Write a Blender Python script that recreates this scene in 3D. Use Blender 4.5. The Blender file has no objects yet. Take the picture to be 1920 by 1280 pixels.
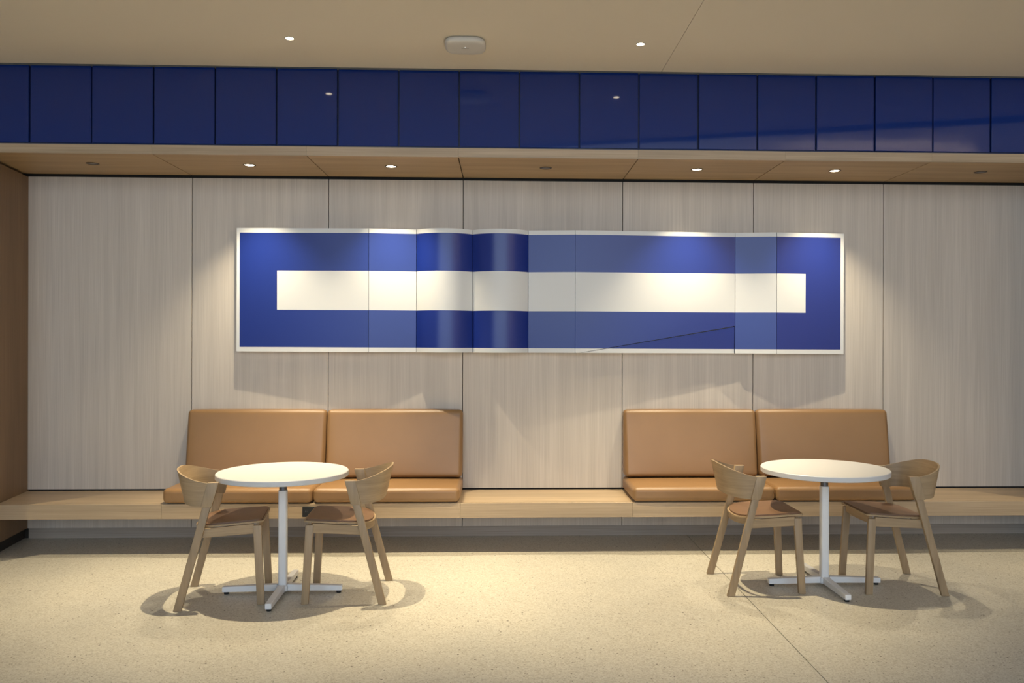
import bpy, bmesh, math, random
from mathutils import Vector, Matrix
random.seed(7)
S = bpy.context.scene
COL = S.collection

# ------------------------------------------------------------------ camera
YAW = math.radians(1.9333)
ROLL = 0.0027
cam_d = bpy.data.cameras.new('camera')
cam = bpy.data.objects.new('camera', cam_d); COL.objects.link(cam)
cam_d.sensor_fit = 'HORIZONTAL'; cam_d.sensor_width = 36.0
cam_d.lens = 36.0 * 1570.0 / 1920.0
cam_d.shift_x = -(993.995 - 960.0) / 1920.0
cam_d.shift_y = 0.0
cam_d.clip_start = 0.05; cam_d.clip_end = 200
fw = Vector((math.sin(YAW), math.cos(YAW), 0))
rt = Vector((math.cos(YAW), -math.sin(YAW), 0))
up = Vector((0, 0, 1))
r2 = rt * math.cos(ROLL) + up * math.sin(ROLL)
u2 = up * math.cos(ROLL) - rt * math.sin(ROLL)
M = Matrix((r2, u2, -fw)).transposed().to_4x4()
M.translation = Vector((0, 0, 1.55))
cam.matrix_world = M
S.camera = cam

# ------------------------------------------------------------------ world, daylight, exposure
w = bpy.data.worlds.new('world'); S.world = w; w.use_nodes = True
bg = w.node_tree.nodes['Background']
bg.inputs[0].default_value = (0.68, 0.83, 1.0, 1); bg.inputs[1].default_value = 3.2
S.view_settings.view_transform = 'Standard'; S.view_settings.look = 'None'
S.view_settings.gamma = 1.0; S.view_settings.use_curve_mapping = False
S.view_settings.exposure = 0.34
WARM = (1.0, 0.84, 0.55)
P_CEIL, P_SOFF = 345.0, 98.0

# portal at the storefront opening behind the camera (guides the sky light only)
pd = bpy.data.lights.new('window_portal', 'AREA'); pd.shape = 'RECTANGLE'; pd.size = 9.8; pd.size_y = 4.43
pd.cycles.is_portal = True
po = bpy.data.objects.new('window_portal', pd); COL.objects.link(po)
po.location = (0, -6.12, 3.115); po.rotation_euler = (math.radians(90), 0, 0)   # shines towards +Y

# wall washer of the taller hall behind the camera
cl = bpy.data.lights.new('hall_wall_washer', 'AREA'); cl.shape = 'RECTANGLE'; cl.size = 3.4; cl.size_y = .3
cl.energy = 190; cl.color = (1.0, .84, .70)
co_ = bpy.data.objects.new('hall_wall_washer', cl); COL.objects.link(co_)
co_.location = (7.2, -3.6, 4.9); co_.rotation_euler = (math.radians(-60), 0, 0)   # washes the solid end wall

# ------------------------------------------------------------------ materials
def new_mat(name, base=(.5, .5, .5), rough=.5, metal=0., spec=.5, emis=None, estr=0., coat=0.):
    m = bpy.data.materials.new(name); m.use_nodes = True
    b = m.node_tree.nodes['Principled BSDF']
    b.inputs['Base Color'].default_value = (*base, 1); b.inputs['Roughness'].default_value = rough
    b.inputs['Metallic'].default_value = metal; b.inputs['Specular IOR Level'].default_value = spec
    b.inputs['Coat Weight'].default_value = coat
    if emis: b.inputs['Emission Color'].default_value = (*emis, 1); b.inputs['Emission Strength'].default_value = estr
    return m, m.node_tree, b

def coords(nt, scale, rnd=True):
    N, L = nt.nodes, nt.links
    tc = N.new('ShaderNodeTexCoord'); mp = N.new('ShaderNodeMapping')
    mp.inputs['Scale'].default_value = scale
    L.new(tc.outputs['Object'], mp.inputs['Vector'])
    if rnd:
        oi = N.new('ShaderNodeObjectInfo'); mu = N.new('ShaderNodeMath'); mu.operation = 'MULTIPLY'; mu.inputs[1].default_value = 37.0
        L.new(oi.outputs['Random'], mu.inputs[0]); L.new(mu.outputs[0], mp.inputs['Location'])
    return mp.outputs['Vector']

def ramp(nt, fac, stops):
    r = nt.nodes.new('ShaderNodeValToRGB'); e = r.color_ramp.elements
    while len(e) < len(stops): e.new(0.5)
    for i, (p, c) in enumerate(stops): e[i].position = p; e[i].color = (*c, 1)
    nt.links.new(fac, r.inputs['Fac']); return r.outputs['Color']

def mix(nt, a, b, fac, mode='MULTIPLY'):
    m = nt.nodes.new('ShaderNodeMix'); m.data_type = 'RGBA'; m.blend_type = mode
    if isinstance(fac, float): m.inputs['Factor'].default_value = fac
    else: nt.links.new(fac, m.inputs['Factor'])
    for s, v in ((m.inputs[6], a), (m.inputs[7], b)):
        if isinstance(v, tuple): s.default_value = (*v, 1)
        else: nt.links.new(v, s)
    return m.outputs[2]

def wood(name, light, dark, fine, broad, rough=.5, contrast=1.0, tone=.06, bump=.05, v=.86):
    """fine/broad: mapping scales of the two grain noises (small along the grain)."""
    m, nt, b = new_mat(name, light, rough, spec=.35)
    n1 = nt.nodes.new('ShaderNodeTexNoise'); n1.inputs['Scale'].default_value = 1.0; n1.inputs['Detail'].default_value = 3
    nt.links.new(coords(nt, fine), n1.inputs['Vector'])
    n2 = nt.nodes.new('ShaderNodeTexNoise'); n2.inputs['Scale'].default_value = 1.0; n2.inputs['Detail'].default_value = 3
    nt.links.new(coords(nt, broad), n2.inputs['Vector'])
    c1 = ramp(nt, n1.outputs['Fac'], [(.5 - .22 / contrast, dark), (.5 + .2 / contrast, light)])
    c2 = ramp(nt, n2.outputs['Fac'], [(.3, (v, v, v)), (.7, (1.08, 1.08, 1.08))])
    c = mix(nt, c1, c2, 1.0)
    oi = nt.nodes.new('ShaderNodeObjectInfo')
    c3 = ramp(nt, oi.outputs['Random'], [(0, (1 - tone,) * 3), (1, (1 + tone * .5,) * 3)])
    c = mix(nt, c, c3, 1.0)
    nt.links.new(c, b.inputs['Base Color'])
    bp = nt.nodes.new('ShaderNodeBump'); bp.inputs['Strength'].default_value = bump; bp.inputs['Distance'].default_value = .002
    nt.links.new(n1.outputs['Fac'], bp.inputs['Height']); nt.links.new(bp.outputs[0], b.inputs['Normal'])
    return m

m_wall = wood('grey_oak_veneer', (.66, .59, .51), (.53, .465, .395), (270, 270, 2.0), (14, 14, .4), .55, .85, .03, v=.94)
m_plinth = wood('grey_oak_plinth', (.42, .36, .30), (.32, .27, .22), (1.6, 90, 160), (.3, 9, 9), .55)
m_bench = wood('oak_bench', (.50, .375, .245), (.415, .305, .19), (2.2, 60, 170), (.7, 8, 20), .42, 1.1, .03)
m_soffit = wood('oak_soffit', (.46, .32, .175), (.38, .26, .135), (2.0, 90, 60), (.5, 8, 8), .5, 1.0, .03)
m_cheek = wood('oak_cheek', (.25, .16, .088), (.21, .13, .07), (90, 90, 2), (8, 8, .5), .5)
m_chair = wood('oak_chair', (.40, .29, .175), (.33, .232, .135), (70, 70, 5), (14, 14, 2), .45, 1.0, .03)
m_chairh = wood('oak_chair_bentwood', (.42, .30, .175), (.345, .238, .135), (7, 7, 130), (2.5, 2.5, 26), .42, 1.0, .03)
m_white, _, _ = new_mat('white_powder_coat', (.80, .80, .80), .35)
m_top, _, _ = new_mat('white_laminate', (.66, .65, .64), .38)
m_black, _, _ = new_mat('black_plastic', (.012, .012, .012), .4)
m_steel, _, _ = new_mat('grey_metal', (.16, .16, .17), .4, .8)
m_darkgap, _, _ = new_mat('dark_recess', (.03, .025, .02), .8)
m_greymet, _, _ = new_mat('grey_reveal_metal', (.30, .31, .29), .5, .3)
m_plaster, nt, b = new_mat('ceiling_paint', (.76, .68, .55), .85)
m_room, _, _ = new_mat('room_paint', (.60, .57, .53), .85)
m_dev, _, _ = new_mat('device_plastic', (.66, .63, .57), .45)
m_lens, _, _ = new_mat('lamp_lens', (1, 1, 1), .4, emis=(1, .86, .62), estr=14)
m_led, _, _ = new_mat('led', (1, 1, 1), .4, emis=(.9, 1, .95), estr=1.6)
m_ring, _, _ = new_mat('bronze_ring', (.10, .065, .035), .45, .4)
m_wring, _, _ = new_mat('cream_ring', (.62, .56, .45), .5)
m_dull, _, _ = new_mat('unlit_lens', (.09, .07, .05), .3)

# leather
m_leather, nt, b = new_mat('tan_leather', (.35, .19, .085), .40, spec=.5)
n = nt.nodes.new('ShaderNodeTexNoise'); n.inputs['Scale'].default_value = 1; n.inputs['Detail'].default_value = 4
nt.links.new(coords(nt, (3, 3, 3)), n.inputs['Vector'])
nt.links.new(ramp(nt, n.outputs['Fac'], [(.3, (.27, .150, .064)), (.7, (.30, .168, .072))]), b.inputs['Base Color'])
v = nt.nodes.new('ShaderNodeTexVoronoi'); v.inputs['Scale'].default_value = 1
nt.links.new(coords(nt, (420, 420, 420)), v.inputs['Vector'])
bp = nt.nodes.new('ShaderNodeBump'); bp.inputs['Strength'].default_value = .12; bp.inputs['Distance'].default_value = .001
nt.links.new(v.outputs['Distance'], bp.inputs['Height']); nt.links.new(bp.outputs[0], b.inputs['Normal'])
m_pad, nt, b = new_mat('brown_leather_pad', (.18, .10, .055), .45)
n = nt.nodes.new('ShaderNodeTexNoise'); n.inputs['Scale'].default_value = 1; n.inputs['Detail'].default_value = 3
nt.links.new(coords(nt, (14, 14, 14)), n.inputs['Vector'])
nt.links.new(ramp(nt, n.outputs['Fac'], [(.3, (.165, .09, .05)), (.7, (.195, .108, .06))]), b.inputs['Base Color'])

# glazed blue fascia tiles
m_blue, nt, b = new_mat('gloss_blue_panel', (.008, .028, .16), .055, spec=.5)
n = nt.nodes.new('ShaderNodeTexNoise'); n.inputs['Scale'].default_value = 1; n.inputs['Detail'].default_value = 1
nt.links.new(coords(nt, (2.2, 2.2, 2.2)), n.inputs['Vector'])
bp = nt.nodes.new('ShaderNodeBump'); bp.inputs['Strength'].default_value = .05; bp.inputs['Distance'].default_value = .01
nt.links.new(n.outputs['Fac'], bp.inputs['Height']); nt.links.new(bp.outputs[0], b.inputs['Normal'])
m_bluegap, _, _ = new_mat('blue_backing', (.004, .012, .06), .5)
# painted relief
m_pblue, nt, b = new_mat('relief_blue_paint', (.011, .030, .225), .30, spec=.5)
n = nt.nodes.new('ShaderNodeTexNoise'); n.inputs['Scale'].default_value = 1; n.inputs['Detail'].default_value = 5
nt.links.new(coords(nt, (160, 160, 160)), n.inputs['Vector'])
bp = nt.nodes.new('ShaderNodeBump'); bp.inputs['Strength'].default_value = .06; bp.inputs['Distance'].default_value = .001
nt.links.new(n.outputs['Fac'], bp.inputs['Height']); nt.links.new(bp.outputs[0], b.inputs['Normal'])
m_pwhite, _, _ = new_mat('relief_white_paint', (.75, .745, .72), .5)

# terrazzo floor
m_floor, nt, b = new_mat('terrazzo', (.6, .55, .45), .38, spec=.4)
def vor(scale):
    x = nt.nodes.new('ShaderNodeTexVoronoi'); x.inputs['Scale'].default_value = 1
    nt.links.new(coords(nt, (scale,) * 3, False), x.inputs['Vector']); return x
def math_n(op, a, bval):
    x = nt.nodes.new('ShaderNodeMath'); x.operation = op
    nt.links.new(a, x.inputs[0])
    if isinstance(bval, float): x.inputs[1].default_value = bval
    else: nt.links.new(bval, x.inputs[1])
    return x.outputs[0]
v1 = vor(150.); sep = nt.nodes.new('ShaderNodeSeparateColor'); nt.links.new(v1.outputs['Color'], sep.inputs[0])
chips = ramp(nt, sep.outputs[0], [(.0, (.43, .39, .32)), (.25, (.53, .49, .41)), (.6, (.58, .545, .465)), (1., (.64, .61, .53))])
v2 = vor(55.); sp2 = nt.nodes.new('ShaderNodeSeparateColor'); nt.links.new(v2.outputs['Color'], sp2.inputs[0])
pick = math_n('GREATER_THAN', sp2.outputs[1], .80)
near = math_n('LESS_THAN', v2.outputs['Distance'], .20)
dk = math_n('MULTIPLY', pick, near)
tone = ramp(nt, sp2.outputs[2], [(.0, (.20, .165, .11)), (.7, (.36, .31, .23)), (1., (.12, .10, .075))])
c = mix(nt, chips, tone, dk, 'MIX')
v3 = vor(24.); sp3 = nt.nodes.new('ShaderNodeSeparateColor'); nt.links.new(v3.outputs['Color'], sp3.inputs[0])
dk3 = math_n('MULTIPLY', math_n('GREATER_THAN', sp3.outputs[0], .86), math_n('LESS_THAN', v3.outputs['Distance'], .13))
c = mix(nt, c, (.12, .10, .07), dk3, 'MIX')
n = nt.nodes.new('ShaderNodeTexNoise'); n.inputs['Scale'].default_value = 1
nt.links.new(coords(nt, (2, 2, 2), False), n.inputs['Vector'])
c = mix(nt, c, ramp(nt, n.outputs['Fac'], [(.3, (.95, .95, .95)), (.7, (1.03, 1.02, 1.))]), 1.0)
nt.links.new(c, b.inputs['Base Color'])

# ------------------------------------------------------------------ helpers
def link(name, me, parent=None, mats=()):
    o = bpy.data.objects.new(name, me); COL.objects.link(o)
    for m in mats: me.materials.append(m)
    if parent: o.parent = parent
    return o

def obj(name, bm, mat, parent=None, smooth=False, bevel=0., seg=2):
    if bevel: bmesh.ops.bevel(bm, geom=list(bm.edges), offset=bevel, segments=seg, affect='EDGES', profile=.5)
    bmesh.ops.recalc_face_normals(bm, faces=bm.faces)
    me = bpy.data.meshes.new(name); bm.to_mesh(me); bm.free()
    o = link(name, me, parent, mat if isinstance(mat, (list, tuple)) else [mat])
    if smooth:
        for p in me.polygons: p.use_smooth = True
        if smooth != 'all':
            me.set_sharp_from_angle(angle=math.radians(38))
    return o

def hexa(bm, pts):
    """8 points: bottom loop 4, top loop 4"""
    vs = [bm.verts.new(p) for p in pts]
    for f in ((3, 2, 1, 0), (4, 5, 6, 7), (0, 1, 5, 4), (1, 2, 6, 5), (2, 3, 7, 6), (3, 0, 4, 7)):
        bm.faces.new([vs[i] for i in f])

def box_bm(x0, x1, y0, y1, z0, z1, bm=None):
    bm = bm or bmesh.new()
    hexa(bm, [(x0, y0, z0), (x1, y0, z0), (x1, y1, z0), (x0, y1, z0), (x0, y0, z1), (x1, y0, z1), (x1, y1, z1), (x0, y1, z1)])
    return bm

def box(name, x0, x1, y0, y1, z0, z1, mat, parent=None, bevel=0., seg=1):
    return obj(name, box_bm(x0, x1, y0, y1, z0, z1), mat, parent, bevel=bevel, seg=seg)

def prism(name, loop, z0, z1, mat, parent=None, bevel=0., smooth=False):
    bm = bmesh.new()
    a = [bm.verts.new((x, y, z0)) for x, y in loop]; b_ = [bm.verts.new((x, y, z1)) for x, y in loop]
    bm.faces.new(a[::-1]); bm.faces.new(b_)
    for i in range(len(loop)):
        j = (i + 1) % len(loop); bm.faces.new((a[i], a[j], b_[j], b_[i]))
    return obj(name, bm, mat, parent, bevel=bevel, smooth=smooth)

def lathe_bm(prof, n=48, bm=None, c=(0, 0, 0)):
    bm = bm or bmesh.new(); rings = []
    for r, z in prof:
        if r < 1e-6: rings.append([bm.verts.new((c[0], c[1], c[2] + z))])
        else: rings.append([bm.verts.new((c[0] + r * math.cos(2 * math.pi * i / n), c[1] + r * math.sin(2 * math.pi * i / n), c[2] + z)) for i in range(n)])
    for A, B in zip(rings, rings[1:]):
        for i in range(n):
            j = (i + 1) % n
            if len(A) == 1: bm.faces.new((A[0], B[j], B[i]))
            elif len(B) == 1: bm.faces.new((A[i], A[j], B[0]))
            else: bm.faces.new((A[i], A[j], B[j], B[i]))
    return bm

def tag(o, label=None, cat=None, group=None, kind=None):
    if label: o['label'] = label
    if cat: o['category'] = cat
    if group: o['group'] = group
    if kind: o['kind'] = kind
    return o

def empty(name, loc=(0, 0, 0), rz=0., **k):
    o = bpy.data.objects.new(name, None); COL.objects.link(o)
    o.location = loc; o.rotation_euler = (0, 0, rz); o.empty_display_size = .1
    return tag(o, **k)

def copy_tree(o, parent=None):
    c = o.copy(); COL.objects.link(c); c.parent = parent
    for ch in [x for x in COL.objects if x.parent == o]: copy_tree(ch, c)
    return c

# ------------------------------------------------------------------ setting
W = 6.66                       # face of the panelled wall
FY = 5.90                      # face of soffit trim and blue band
ZS = 2.845                     # underside of soffit
ZC = 3.45                      # ceiling
SEAMS = [-3.697, -2.433, -1.369, -.310, .962, 2.016, 3.077, 4.347]
XL, XR = -9.0, 9.0

# floor: dark joint bed with two terrazzo slabs, joint at X = 1.489
floor = box('floor', XL, XR, -6.2, 6.80, -.12, -.035, m_darkgap); tag(floor, kind='structure')
box('slab', XL, 1.487, -6.2, 6.80, -.035, 0, m_floor, floor)
box('slab', 1.4915, XR, -6.2, 6.80, -.035, 0, m_floor, floor)

# panelled back wall
wb = box('wall_back', XL, XR, 6.69, 6.80, 0, 4.2, m_darkgap); tag(wb, kind='structure')
g = .0025
for a, b_ in zip(SEAMS, SEAMS[1:]):
    for z0, z1 in ((.386, 2.826), (.083, .262)):
        xm = (a + b_) / 2
        o = box('panel', a + g - xm, b_ - g - xm, -.014, .016, z0, z1, m_wall, wb, bevel=.0012)
        o.location = (xm, 6.674, 0)
bb = box('baseboard_back', SEAMS[0], SEAMS[-1], 6.682, 6.70, 0, .078, m_plinth); tag(bb, kind='structure')

# niche cheeks (slightly splayed) and the wall faces beyond them
def cheek(name, xw, xf, sgn):
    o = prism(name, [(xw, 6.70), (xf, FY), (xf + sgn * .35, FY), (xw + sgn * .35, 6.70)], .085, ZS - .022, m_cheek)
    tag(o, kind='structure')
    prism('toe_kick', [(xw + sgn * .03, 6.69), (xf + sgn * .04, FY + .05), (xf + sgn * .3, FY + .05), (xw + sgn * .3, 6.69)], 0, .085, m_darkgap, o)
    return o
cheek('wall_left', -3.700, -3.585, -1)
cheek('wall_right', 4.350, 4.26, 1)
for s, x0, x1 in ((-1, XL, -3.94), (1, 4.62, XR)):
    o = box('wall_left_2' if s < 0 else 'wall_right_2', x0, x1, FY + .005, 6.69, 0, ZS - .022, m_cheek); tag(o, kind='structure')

# soffit boards and front trim
sf = box('ceiling_soffit', XL, XR, FY + .03, 6.689, 2.87, 2.905, m_darkgap); tag(sf, kind='structure')
ends = [XL] + SEAMS[1:-1] + [XR]
for a, b_ in zip(ends, ends[1:]):
    xm = (a + b_) / 2 if abs(a) < 8 and abs(b_) < 8 else (b_ - .6 if abs(a) > 8 else a + .6)
    o = box('soffit_panel', a + .0035 - xm, b_ - .0035 - xm, FY + .0225, 6.645, 2.845, 2.87, m_soffit, sf); o.location.x = xm
tr = empty('trim_1', (0, 0, 0), kind='structure')
for a, b_ in zip(ends, ends[1:]):
    xm = (a + b_) / 2 if abs(a) < 8 and abs(b_) < 8 else (b_ - .6 if abs(a) > 8 else a + .6)
    o = box('trim_board', a + .0005 - xm, b_ - .0005 - xm, FY, FY + .022, 2.845, 2.908, m_bench, tr); o.location.x = xm

# blue band above: backing + individual panels
ub = box('wall_upper', XL, XR, FY + .03, 6.66, 2.906, 3.75, m_bluegap); tag(ub, kind='structure')
box('bottom_channel', XL, XR, FY + .004, FY + .03, 2.908, 2.916, m_bluegap, ub)
PITCH = .4237
for i in range(-14, 21):
    x0 = -.305 + PITCH * i; x1 = x0 + PITCH
    tl = box('blue_panel', -PITCH / 2 + .0055, PITCH / 2 - .0055, 0, .022, 2.918, 3.452, m_blue, ub, bevel=.003, seg=2)
    tl.location = ((x0 + x1) / 2, FY + .003, 0)
    tl.rotation_euler = (random.uniform(-.0015, .0015), 0, random.uniform(-.004, .004))
box('top_channel', XL, XR, FY - .006, FY + .03, 3.453, 3.461, m_greymet, ub)

# lower ceiling with a diagonal front edge; taller hall on the camera side of it
def yd(x): return 4.0 + .31 * (x - 1.25)
ceil = prism('ceiling', [(XL, 5.862), (XL, yd(XL)), (XR, 5.861), (XR, 5.862)], ZC + .03, ZC + .12, m_darkgap); tag(ceil, kind='structure')
XE = (5.86 - 4.0) / .31 + 1.25
prism('ceiling_panel', [(XL, 5.86), (XL, yd(XL)), (1.1165, yd(1.1165)), (1.1165, 5.86)], ZC, ZC + .03, m_plaster, ceil)
prism('ceiling_panel', [(1.1195, 5.86), (1.1195, yd(1.1195)), (XE - .01, 5.855), (XE - .01, 5.86)], ZC, ZC + .03, m_plaster, ceil)
prism('bulkhead', [(XL, yd(XL) - .02), (XE, 5.84), (XE, 5.86), (XL, yd(XL) + .02)], ZC + .12, 5.4, m_plaster, ceil)
o = box('ceiling_2', XL, XR, -6.2, 6.8, 5.4, 5.5, m_room); tag(o, kind='structure')
o = box('wall_upper_2', XL, XR, 5.93, 6.69, 3.75, 5.4, m_room); tag(o, kind='structure')
o = box('wall_left_3', XL - .1, XL, -6.2, 6.8, -.1, 5.5, m_room); tag(o, kind='structure')
o = box('wall_right_3', XR, XR + .1, -6.2, 6.8, -.1, 5.5, m_room); tag(o, kind='structure')
# storefront wall behind the camera with a wide opening and mullions
wf = empty('wall_front', (0, -6.1, 0), kind='structure')
for n_, a in (('pier', (XL, -4.9, -.1, .1, 0, 5.4)), ('pier', (4.9, XR, -.1, .1, 0, 5.4)), ('sill', (-4.9, 4.9, -.1, .1, 0, .9)), ('lintel', (-4.9, 4.9, -.1, .1, 5.33, 5.4))):
    box(n_, *a, m_room, wf)
for x in (-3.3, -1.1, 1.1, 3.3):
    box('mullion', x - .03, x + .03, -.05, .05, 0.9, 5.33, m_steel, wf)

# ------------------------------------------------------------------ wall bench
bench = empty('bench', (0, 6.12, .265), label='long oak bench slab floating along the panelled wall', cat='bench')
Y0 = 6.105; BT, BB = .374, .266
bx = [-3.606, -2.438 - .006, -.300, .962, 3.077, 4.288]
for i, (a, b_) in enumerate(zip(bx, bx[1:])):
    xa = a if i else a; ya = 6.672
    bm = bmesh.new()
    l0 = -3.612 if i == 0 else a + .0004; l1 = -3.694 if i == 0 else a + .0004
    r0 = 4.283 if i == len(bx) - 2 else b_ - .0004; r1 = 4.345 if i == len(bx) - 2 else b_ - .0004
    xm = (a + b_) / 2
    # mitred front board, visible below the seat line
    hexa(bm, [(l0 - xm, Y0, BB), (r0 - xm, Y0, BB), (r0 - xm, Y0 + .028, BB), (l0 - xm, Y0 + .028, BB),
              (l0 - xm, Y0, BT - .001), (r0 - xm, Y0, BT - .001), (r0 - xm, Y0 + .028, BT - .001), (l0 - xm, Y0 + .028, BT - .001)])
    f = obj('front_board', bm, m_bench, bench, bevel=.0015, seg=1); f.location = (xm, -6.12, -.265)
    bm = bmesh.new()
    hexa(bm, [(l0 - xm, Y0 + .0285, BT - .03), (r0 - xm, Y0 + .0285, BT - .03), (r1 - xm, ya - .014, BT - .03), (l1 - xm, ya - .014, BT - .03),
              (l0 - xm, Y0 + .0285, BT), (r0 - xm, Y0 + .0285, BT), (r1 - xm, ya - .014, BT), (l1 - xm, ya - .014, BT)])
    f = obj('top_board', bm, m_bench, bench); f.location = (xm, -6.12, -.265)
bm = bmesh.new(); hexa(bm, [(-3.61, Y0 + .029, BB), (4.28, Y0 + .029, BB), (4.34, 6.658, BB), (-3.69, 6.658, BB),
                            (-3.61, Y0 + .029, BT - .031), (4.28, Y0 + .029, BT - .031), (4.34, 6.658, BT - .031), (-3.69, 6.658, BT - .031)])
f = obj('carcass', bm, m_bench, bench); f.location = (0, -6.12, -.265)

# power outlets on the bench edge
def outlet(x, label):
    t = empty('power_outlet', (x, Y0, .278), label=label, cat='outlet', group='black outlets on the bench edge')
    box('face_plate', -.052, .052, -.006, 0, 0, .075, m_black, t, bevel=.002)
    for sx in (-.024, .024):
        bm = bmesh.new(); s = .015
        box_bm(sx - s, sx + s, -.0075, -.006, .02, .056, bm)
        so = obj('socket', bm, m_black, t, bevel=.001, seg=1)
        for k in (-.006, .006):
            box('slot', sx + k - .001, sx + k + .001, -.0078, -.0075, .034, .046, m_steel, so)
outlet(-1.385, 'black power outlet on bench edge below the left pair of cushions')
outlet(2.005, 'black power outlet on bench edge mostly hidden behind the right tables')

# ------------------------------------------------------------------ cushions
def cushion_bm(hx, hy, hz, r, puff=.006, fn=None):
    def samp(h):
        c = h - r
        return [-h, -h + r * .25, -h + r * .5, -h + r * .75, -c] + [c * t for t in (-.9, -.7, -.35, 0, .35, .7, .9)] + [c, h - r * .75, h - r * .5, h - r * .25, h]
    X, Y, Z = samp(hx), samp(hy), samp(hz)
    bm = bmesh.new(); cache = {}
    def pt(x, y, z):
        k = (round(x, 5), round(y, 5), round(z, 5))
        if k in cache: return cache[k]
        q = Vector((x, y, z)); H = (hx, hy, hz)
        inn = Vector([max(-(H[i] - r), min(H[i] - r, q[i])) for i in range(3)])
        d = q - inn
        p = inn + d.normalized() * r
        px = max(0, 1 - (x / hx) ** 4); py = max(0, 1 - (y / hy) ** 4); pz = max(0, 1 - (z / hz) ** 4)
        nn = d.normalized()
        p += Vector((nn.x * py * pz, nn.y * px * pz, nn.z * px * py)) * puff
        if fn: p = fn(p)
        v = bm.verts.new(p); cache[k] = v; return v
    def face(A, B, f):
        for i in range(len(A) - 1):
            for j in range(len(B) - 1):
                bm.faces.new((f(A[i], B[j]), f(A[i + 1], B[j]), f(A[i + 1], B[j + 1]), f(A[i], B[j + 1])))
    for s in (-1, 1):
        face(X, Y, lambda a, b_: pt(a, b_, s * hz))
        face(X, Z, lambda a, b_: pt(a, s * hy, b_))
        face(Y, Z, lambda a, b_: pt(s * hx, a, b_))
    return bm

def seat_cushion(x0, x1, label):
    hx = (x1 - x0) / 2; y0, y1 = 6.092, 6.652; z0, z1 = .3795, .484
    bm = cushion_bm(hx - .002, (y1 - y0) / 2, (z1 - z0) / 2, .031, .004)
    o = obj('seat_cushion', bm, m_leather, None, smooth='all')
    o.location = ((x0 + x1) / 2, (y0 + y1) / 2, (z0 + z1) / 2)
    tag(o, label, 'cushion', 'tan leather bench cushions')
def back_cushion(x0, x1, label):
    hx = (x1 - x0) / 2; z0, z1 = .4925, 1.012; hz = (z1 - z0) / 2
    hy = .0425
    def fn(p):
        t = (p.z + hz) / (2 * hz)              # 0 bottom .. 1 top
        th = .168 * (1 - t) + .072 * t         # thickness from wall
        yy = (p.y + hy) / (2 * hy)             # 0 front .. 1 back
        return Vector((p.x, -th * (1 - min(1, yy)), p.z))
    bm = cushion_bm(hx - .002, hy, hz, .030, .003, fn)
    o = obj('back_cushion', bm, m_leather, None, smooth='all')
    o.location = ((x0 + x1) / 2, W - .003, (z0 + z1) / 2)
    tag(o, label, 'cushion', 'tan leather bench cushions')
PAIRS = [(-2.436, -1.367, 'behind the left table, farthest left'), (-1.363, -.304, 'right half of the left pair'),
         (.962, 2.016, 'left half of the right pair'), (2.020, 3.080, 'behind the right table, farthest right')]
for x0, x1, t in PAIRS:
    seat_cushion(x0, x1, 'tan leather seat cushion on bench, ' + t)
    back_cushion(x0, x1, 'tan leather backrest cushion against wall, ' + t)

# ------------------------------------------------------------------ folded blue relief
art = empty('folded_relief', (.33, W, 1.46), label='long folded blue relief with white border and central white bar on panelled wall', cat='artwork')
XA, XB = -2.063, 2.720
ZL = (1.467, 1.502, 1.791, 2.097, 2.391, 2.426); ZR = (1.458, 1.492, 1.782, 2.092, 2.382, 2.415)
def lev(x):
    t = (x - XA) / (XB - XA); return [a * (1 - t) + b_ * t for a, b_ in zip(ZL, ZR)]
OFF = Vector((.33, W, 1.46)); WB = W - .003
def relief(front, loops_outline, name='panel'):
    """front: list of (points, mat); outline: closed loop of front points; extruded back to the wall"""
    me = bpy.data.meshes.new(name); V = []; F = []; MI = []; cache = {}
    def vid(p, tagk):
        k = (tagk, round(p[0], 5), round(p[1], 5), round(p[2], 5))
        if k not in cache: cache[k] = len(V); V.append(Vector(p) - OFF)
        return cache[k]
    for pts, mi in front:
        F.append([vid(p, 'f') for p in pts]); MI.append(mi)
    nf = len(F)
    L = loops_outline
    for i in range(len(L)):
        a, b_ = L[i], L[(i + 1) % len(L)]
        F.append([vid(a, 's%d' % i), vid(b_, 's%d' % i), vid((b_[0], WB, b_[2]), 's%d' % i), vid((a[0], WB, a[2]), 's%d' % i)][::-1])
        MI.append(2 if abs(a[0] - b_[0]) < 1e-6 and XA + .01 < a[0] < XB - .01 else 0)
    F.append([vid((p[0], WB, p[2]), 'b') for p in L][::-1]); MI.append(0)
    me.from_pydata([tuple(v) for v in V], [], F)
    for i, p in enumerate(me.polygons):
        p.material_index = MI[i]; p.use_smooth = i < nf
    me.update()
    return link(name, me, art, [m_pwhite, m_pblue, m_bluegap])

def strip(xs, ps, colfn, name):
    """xs/ps: column positions and protrusions; colfn(col,row)->0 white 1 blue"""
    fr = []
    for c_ in range(len(xs) - 1):
        za, zb = lev(xs[c_]), lev(xs[c_ + 1]); ya, yb = W - ps[c_], W - ps[c_ + 1]
        for r in range(5):
            fr.append((((xs[c_], ya, za[r]), (xs[c_ + 1], yb, zb[r]), (xs[c_ + 1], yb, zb[r + 1]), (xs[c_], ya, za[r + 1])), colfn(c_, r)))
    out = [(x, W - p, lev(x)[0]) for x, p in zip(xs, ps)] + [(x, W - p, lev(x)[5]) for x, p in list(zip(xs, ps))[::-1]]
    # keep row points on the end outlines out: sides are planar
    return relief(fr, out, name)
ROW = [0, 1, 0, 1, 0]
G = .0013
PA, P1, P2, PC, P3, P4, P5, PB = .075, .120, .080, .178, .130, .072, .118, .078
xs = [XA, -2.039, -1.748, -1.034 - G]
def lerp(x, a, b_, pa, pb): return pa + (pb - pa) * (x - a) / (b_ - a)
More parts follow.
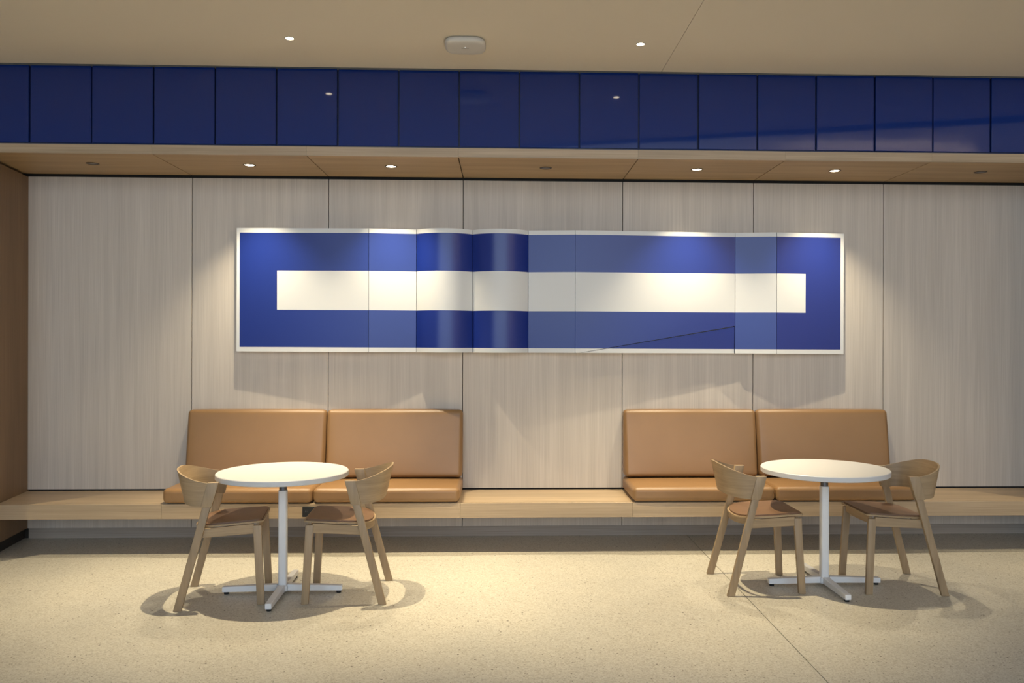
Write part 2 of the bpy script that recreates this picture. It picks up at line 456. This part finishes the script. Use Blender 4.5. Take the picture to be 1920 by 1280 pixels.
strip(xs, [lerp(x, XA, -1.034, PA, P1) for x in xs], lambda c_, r: (0, [0, 1, 1, 1, 0][r], ROW[r])[c_], 'panel')
strip([-1.034 + G, -.671 - G], [P1, P2], lambda c_, r: ROW[r], 'panel')
def arc(x0, x1, p0, pm, n=28):
    h = (x1 - x0) / 2; s = pm - p0; R_ = (h * h + s * s) / (2 * s); a = math.asin(h / R_)
    xs, ps = [], []
    for i in range(n + 1):
        t = -a + 2 * a * i / n
        xs.append((x0 + x1) / 2 + R_ * math.sin(t)); ps.append(p0 + R_ * math.cos(t) - R_ * math.cos(a))
    return xs, ps
for x0, x1 in ((-.671 + G, -.231), (-.228, .206 - G)):
    xs, ps = arc(x0, x1, P2, PC); strip(xs, ps, lambda c_, r: ROW[r], 'curved_panel')
strip([.206 + G, .572 - G], [P2, P3], lambda c_, r: ROW[r], 'panel')
# panel with the diagonal cut
x0, x1 = .572 + G, 1.849 - G
pf = lambda x: W - lerp(x, .572, 1.849, P3, P4)
z0, z1 = lev(x0), lev(x1); xa = .60; za = lev(xa)[0]; zc1 = 1.677
# where the cut meets the border line
t = (z0[1] - za) / (zc1 - za); xc = xa + t * (x1 - xa); zc = lev(xc)[1]
q = lambda x, z: (x, pf(x), z)
fr = [((q(x0, z0[0]), q(xa, za), q(xc, zc), q(x0, z0[1])), 0),
      ((q(x0, z0[1]), q(xc, zc), q(x1, zc1), q(x1, z1[2]), q(x0, z0[2])), 1)]
for r in (2, 3, 4): fr.append(((q(x0, z0[r]), q(x1, z1[r]), q(x1, z1[r + 1]), q(x0, z0[r + 1])), ROW[r]))
relief(fr, [q(x0, z0[0]), q(xa, za), q(xc, zc), q(x1, zc1), q(x1, z1[5]), q(x0, z0[5])], 'cut_panel')
# recessed triangular facet
def pt_tri(x, z):
    s = (x - xa) / (x1 - xa); top = za + s * (zc1 - za); h = max(1e-6, top - lev(x)[0])
    v_ = min(1, max(0, (top - z) / h)) if s > .001 else 0
    p = (1 - s) * P3 + s * (P4 * (1 - v_) + .063 * v_) - .003
    return (x, W - p, z)
k = .007
T = lambda x, z: pt_tri(x, z)
A = T(xa + .012, lev(xa + .012)[0]); B_ = T(x1 - .001, zc1 - k); Cc = T(x1 - .001, lev(x1)[0])
D = T(x1 - .001, lev(x1)[1]); E_ = T(xc + .02, lev(xc)[1])
relief([((A, Cc, D, E_), 0), ((E_, D, B_), 1)], [A, Cc, D, B_, E_], 'triangle_panel')
strip([1.849 + G, 2.168 - G], [P4, P5], lambda c_, r: ROW[r], 'panel')
xs = [2.168 + G, 2.405, 2.694, XB]
strip(xs, [lerp(x, 2.168, XB, P5, PB) for x in xs], lambda c_, r: (ROW[r], [0, 1, 1, 1, 0][r], 0)[c_], 'panel')

# ------------------------------------------------------------------ round tables
def rounded_sq(h, r, n=5):
    pts = []
    for cx_, cy_, a0 in ((h - r, h - r, 0), (-h + r, h - r, 90), (-h + r, -h + r, 180), (h - r, -h + r, 270)):
        for i in range(n + 1):
            a = math.radians(a0 + 90 * i / n); pts.append((cx_ + r * math.cos(a), cy_ + r * math.sin(a)))
    return pts
table = empty('round_table', (-1.342, 5.198, 0), 0., label='white round pedestal table at left between two oak chairs', cat='table', group='white round cafe tables')
R_ = .394
prof = [(0, .717), (R_ - .004, .717), (R_, .721), (R_, .746), (R_ - .004, .75), (0, .75)]
obj('tabletop', lathe_bm(prof, 96), m_top, table, smooth=True)
col_ = prism('pedestal_column', rounded_sq(.0255, .012), .028, .632, m_white, table, smooth=True)
obj('mounting_collar', lathe_bm([(0, .632), (.0235, .632), (.0235, .709), (.065, .709), (.07, .7165), (0, .7165)], 32), m_steel, table, smooth=True)
hub = prism('hub', rounded_sq(.036, .014), .018, .052, m_white, table, bevel=.003, smooth=True)
for k in range(4):
    a = k * math.pi / 2
    bm = bmesh.new(); wi, wo = .021, .0185; r0, r1 = .03, .362
    hexa(bm, [(r0, -wi, .018), (r1, -wo, .014), (r1, wo, .014), (r0, wi, .018), (r0, -wi, .058), (r1, -wo, .046), (r1, wo, .046), (r0, wi, .058)])
    ar = obj('foot_arm', bm, m_white, table, bevel=.003, seg=2); ar.rotation_euler.z = a
    gl = obj('glide', lathe_bm([(0, 0), (.014, 0), (.015, .004), (.015, .014), (0, .014)], 20), m_black, ar, smooth=True)
    gl.location = (r1 - .022, 0, 0)
t2 = copy_tree(table); t2.location = (2.062, 5.285, 0); t2.rotation_euler.z = math.radians(1)
tag(t2, label='white round pedestal table at right between two oak chairs')
table.rotation_euler.z = math.radians(1.5)

# ------------------------------------------------------------------ oak chairs
def bar(name, p0, p1, w0, w1, d0, d1, mat, parent, cut0=True, bevel=.004):
    """leg-like bar from p0 to p1; horizontal sections (w along x, d along y)"""
    bm = bmesh.new()
    pts = []
    for p, w_, d_ in ((p0, w0, d0), (p1, w1, d1)):
        pts += [(p[0] - w_ / 2, p[1] - d_ / 2, p[2]), (p[0] + w_ / 2, p[1] - d_ / 2, p[2]), (p[0] + w_ / 2, p[1] + d_ / 2, p[2]), (p[0] - w_ / 2, p[1] + d_ / 2, p[2])]
    hexa(bm, pts)
    return obj(name, bm, mat, parent, bevel=bevel, seg=2, smooth=True)

def seat_outline(n=14, grow=0.):
    """plan of the seat, closed loop, front at +y"""
    pts = []
    fx, fy, r = .212 + grow, .240 + grow, .03
    for i in range(5):                                   # front right corner
        a = math.radians(90 - 90 * i / 4); pts.append((fx - r + r * math.cos(a), fy - r + r * math.sin(a)))
    for i in range(1, 4): pts.append((fx + .004 * i, fy - r - i * .055))
    bx_, by = .221 + grow, -.005
    for i in range(n * 2 + 1):                           # rounded rear
        a = math.radians(0 - 180 * i / (n * 2))
        c_, s_ = math.cos(a), math.sin(a)
        pts.append((bx_ * math.copysign(abs(c_) ** .8, c_), by + (.156 + grow) * math.copysign(abs(s_) ** .8, s_)))
    for i in range(3, 0, -1): pts.append((-(fx + .004 * i), fy - r - i * .055))
    for i in range(5):
        a = math.radians(180 - 90 * i / 4); pts.append((-fx + r + r * math.cos(a), fy - r + r * math.sin(a)))
    return pts

def seat_z(x, y): return .474 + .055 * y - .013 * (1 - min(1, (x / .22) ** 2))

def dished(name, grow, dz0, dz1, mat, parent, bev=.002):
    out = seat_outline(grow=grow); bm = bmesh.new(); c0 = (0., .03)
    K = [1.0, .86, .66, .44, .22]
    rings = {}
    for s, dz in ((0, dz0), (1, dz1)):
        for ki, kk in enumerate(K):
            rings[s, ki] = []
            for x, y in out:
                X_ = c0[0] + (x - c0[0]) * kk; Y_ = c0[1] + (y - c0[1]) * kk
                rings[s, ki].append(bm.verts.new((X_, Y_, seat_z(X_, Y_) + dz)))
        cv = bm.verts.new((c0[0], c0[1], seat_z(*c0) + dz))
        n = len(out)
        for ki in range(len(K) - 1):
            A, B = rings[s, ki], rings[s, ki + 1]
            for i in range(n): bm.faces.new((A[i], A[(i + 1) % n], B[(i + 1) % n], B[i]))
        A = rings[s, len(K) - 1]
        for i in range(n): bm.faces.new((A[i], A[(i + 1) % n], cv))
    A, B = rings[0, 0], rings[1, 0]; n = len(A)
    for i in range(n): bm.faces.new((A[i], A[(i + 1) % n], B[(i + 1) % n], B[i]))
    return obj(name, bm, mat, parent, smooth=True)

def leg_at(s, z):        # centre line of a rear leg
    t = z / .725
    return Vector((s * (.247 - .021 * t), -.2275 + .190 * t, z))

def make_chair(label):
    t = empty('oak_chair', (0, 0, 0), label=label, cat='chair', group='oak bentwood armchairs')
    for s in (-1, 1):
        bar('leg', (s * .2075, .2275, 0), (s * .192, .203, .464), .026, .026, .043, .047, m_chair, t)
    for s in (-1, 1):
        p1 = leg_at(s, .722)
        bar('leg', leg_at(s, 0), p1, .026, .026, .046, .046, m_chair, t)
    # side rails, front rail, curved rear rail
    for s in (-1, 1):
        a = Vector((s * .193, .185, 0)); b_ = Vector((s * .217, -.098, 0)); bm = bmesh.new(); h = .009
        hexa(bm, [(a.x - h, a.y, .416), (a.x + h, a.y, .416), (b_.x + h, b_.y, .407), (b_.x - h, b_.y, .407),
                  (a.x - h, a.y, .4745), (a.x + h, a.y, .4745), (b_.x + h, b_.y, .4595), (b_.x - h, b_.y, .4595)])
        obj('side_rail', bm, m_chairh, t, bevel=.002, seg=1)
    bm = bmesh.new(); n = 10
    def rail_loop(y_front, y_back, zlo, zhi):
        pass
    # front rail follows the dish of the seat
    ring = []
    for i in range(n + 1):
        x = -.18 + .36 * i / n; y = .205; zt = seat_z(x, y) - .002
        ring.append([bm.verts.new((x, y - .009, zt - .045)), bm.verts.new((x, y + .009, zt - .045)), bm.verts.new((x, y + .009, zt)), bm.verts.new((x, y - .009, zt))])
    for A, B in zip(ring, ring[1:]):
        for i in range(4): bm.faces.new((A[i], A[(i + 1) % 4], B[(i + 1) % 4], B[i]))
    bm.faces.new(ring[0]); bm.faces.new(ring[-1][::-1])
    obj('front_rail', bm, m_chairh, t, smooth=True)
    bm = bmesh.new(); ring = []
    for i in range(25):
        a = math.radians(-172 + 164 * i / 24); c_, s_ = math.cos(a), math.sin(a)
        rr = []
        for off, zz in ((-.014, 0), (0, 0), (0, 1), (-.014, 1)):
            X_ = (.212 + off) * math.copysign(abs(c_) ** .8, c_); Y_ = -.008 + (.147 + off) * math.copysign(abs(s_) ** .8, s_)
            zt = seat_z(X_, Y_) - .002; zb = zt - .046 + .012 * abs(s_)
            rr.append(bm.verts.new((X_, Y_, zt if zz else zb)))
        ring.append(rr)
    for A, B in zip(ring, ring[1:]):
        for i in range(4): bm.faces.new((A[i], A[(i + 1) % 4], B[(i + 1) % 4], B[i]))
    bm.faces.new(ring[0]); bm.faces.new(ring[-1][::-1])
    obj('rear_rail', bm, m_chairh, t, smooth=True)
    dished('seat', 0., -.003, .007, m_chairh, t)
    tag(dished('seat_pad', -.011, .0072, .017, m_pad, t), label='brown leather seat pad')
    # bentwood back: a flared hoop from arm to arm
    bm = bmesh.new(); N_ = 40; NV = 6; ou, inn = [], []
    for i in range(N_ + 1):
        f = -1 + 2 * i / N_; a = math.radians(90 * f)
        c_, s_ = math.cos(a), math.sin(a)
        pw = .82
        ex, ey = math.copysign(abs(s_) ** pw, s_), abs(c_) ** pw if c_ > 1e-6 else 0
        zt = .726 + .066 * abs(c_) ** 1.2 ; zb = .588 + .010 * c_
        co, ci = [], []
        for j in range(NV + 1):
            v_ = j / NV
            z = zb + (zt - zb) * v_
            wx = .238 + .010 * v_; D_ = .144 + .096 * v_
            yb = leg_at(1, z).y - .012
            if ey > 0: pass
            for lst, o_ in ((co, 0.), (ci, -.010)):
                lst.append(bm.verts.new(((wx + o_) * ex, yb * (1 - ey) + (yb - (.0)) * ey - (D_ + o_) * ey + (.03 * v_ * (ey * 0)), z)))
        ou.append(co); inn.append(ci)
    for i in range(N_):
        for j in range(NV):
            bm.faces.new((ou[i][j], ou[i + 1][j], ou[i + 1][j + 1], ou[i][j + 1]))
            bm.faces.new((inn[i][j], inn[i][j + 1], inn[i + 1][j + 1], inn[i + 1][j]))
        for j in (0, NV): bm.faces.new((ou[i][j], inn[i][j], inn[i + 1][j], ou[i + 1][j]))
    for i in (0, N_):
        for j in range(NV): bm.faces.new((ou[i][j], ou[i][j + 1], inn[i][j + 1], inn[i][j]))
    obj('backrest', bm, m_chairh, t, smooth=True)
    for s in (-1, 1):      # square end blocks where the hoop meets the legs
        p0, p1 = leg_at(s, .588), leg_at(s, .729)
        p0.x += s * .004; p1.x += s * .004
        bar('arm_block', p0, p1, .036, .036, .060, .062, m_chair, t, bevel=.003)
    return t

CH = [((-1.8915, 5.1085), (-1.45, 5.182), 'oak chair with brown pad left of the left table, facing right'),
      ((-.712, 5.2055), (-1.1665, 5.1815), 'oak chair with brown pad right of the left table, facing left'),
      ((1.40, 5.3095), (1.849, 5.313), 'oak chair with brown pad left of the right table, facing right'),
      ((2.7205, 5.2835), (2.2605, 5.288), 'oak chair with brown pad right of the right table, facing left')]
proto = make_chair(CH[0][2])
SK = [math.radians(2), 0, 0, 0]
for i, (r_, f_, lab) in enumerate(CH):
    c_ = proto if i == 0 else copy_tree(proto)
    dx, dy = f_[0] - r_[0], f_[1] - r_[1]
    c_.location = ((r_[0] + f_[0]) / 2, (r_[1] + f_[1]) / 2, 0)
    c_.rotation_euler = (0, 0, math.atan2(dy, dx) - math.pi / 2)
    c_['label'] = lab

# ------------------------------------------------------------------ lamps
def spot(parent, loc, power, size, blend, target=None, rad=.02, color=WARM):
    d = bpy.data.lights.new('lamp_light', 'SPOT'); d.energy = power; d.spot_size = math.radians(size); d.spot_blend = blend
    d.color = color; d.shadow_soft_size = rad
    o = bpy.data.objects.new('lamp_light', d); COL.objects.link(o); o.parent = parent; o.location = loc
    if target is not None:
        v_ = Vector(target) - (Vector(parent.location) + Vector(loc))
        o.rotation_euler = v_.to_track_quat('-Z', 'Y').to_euler()
    return o

def downlight(x, y, z, r, lit, mring, label, group):
    t = empty('recessed_downlight', (x, y, z), label=label, cat='ceiling light', group=group)
    obj('trim_ring', lathe_bm([(r * .74, 0.0), (r * .78, -.0035), (r * .97, -.003), (r, 0.0)], 40), mring, t, smooth=True)
    obj('lens', lathe_bm([(0, -.0022), (r * .60, -.0022), (r * .745, -.0006)], 32), m_lens if lit else m_dull, t)
    return t
for x, y, lab in ((-1.337, 5.307, 'small lit downlight in ceiling above the left table'),
                  (.880, 5.320, 'small lit downlight in ceiling right of the white ceiling device'),
                  (-4.15, 5.300, 'small lit downlight in ceiling beyond the left edge'),
                  (4.75, 5.34, 'small lit downlight in ceiling beyond the right edge')):
    t = downlight(x, y, ZC, .032, True, m_wring, lab, 'downlights in the plaster ceiling')
    spot(t, (0, 0, -.012), P_CEIL * (.45 if abs(x) > 3 else 1), 68, .8, (x, y, 0), .02)
SOF = [(-3.000, 0, 'unlit dark downlight in wooden soffit, farthest left'),
       (-1.863, 1, 'lit downlight in soffit above the left end of the blue relief'),
       (-.824, 1, 'lit downlight in soffit above the first curved relief panel'),
       (.324, 0, 'unlit dark downlight in soffit near the middle'),
       (1.461, 1, 'lit downlight in soffit above the wide cut relief panel'),
       (2.508, 1, 'lit downlight in soffit above the right end of the blue relief'),
       (3.628, 0, 'unlit dark downlight in soffit, farthest right')]
for x, lit, lab in SOF:
    t = downlight(x, 6.24, ZS, .046, lit, m_ring, lab, 'downlights in the wooden soffit')
    if lit: spot(t, (0, 0, -.012), P_SOFF, 91, 1.0, (x, 6.25, 1.6), .015, (1.0, .87, .63))

# ------------------------------------------------------------------ ceiling device
dv = empty('wireless_access_point', (-.238, 5.345, ZC), label='white rounded square device mounted flat on the ceiling', cat='ceiling device')
bm = bmesh.new(); rings = []
for h, k in ((0, .90), (-.006, .97), (-.016, 1.), (-.026, .985), (-.033, .93), (-.037, .84), (-.039, .6), (-.0395, .3)):
    ring = []
    for i in range(64):
        a = 2 * math.pi * i / 64; c_, s_ = math.cos(a), math.sin(a); e = 2 / 3.6
        ring.append(bm.verts.new((.130 * k * math.copysign(abs(c_) ** e, c_), .130 * k * math.copysign(abs(s_) ** e, s_), h)))
    rings.append(ring)
for A, B in zip(rings, rings[1:]):
    for i in range(64): bm.faces.new((A[i], A[(i + 1) % 64], B[(i + 1) % 64], B[i]))
bm.faces.new(rings[0]); bm.faces.new(rings[-1][::-1])
obj('housing', bm, m_dev, dv, smooth='all')
bm = bmesh.new(); box_bm(-.024, .024, -.0015, .0015, -.0402, -.0394, bm)
sl = obj('vent_slot', bm, m_steel, dv); sl.location.y = -.012
ld = obj('indicator_light', lathe_bm([(0, -.0408), (.0028, -.0405), (.0032, -.039)], 12), m_led, dv); ld.location = (.001, -.03, 0)
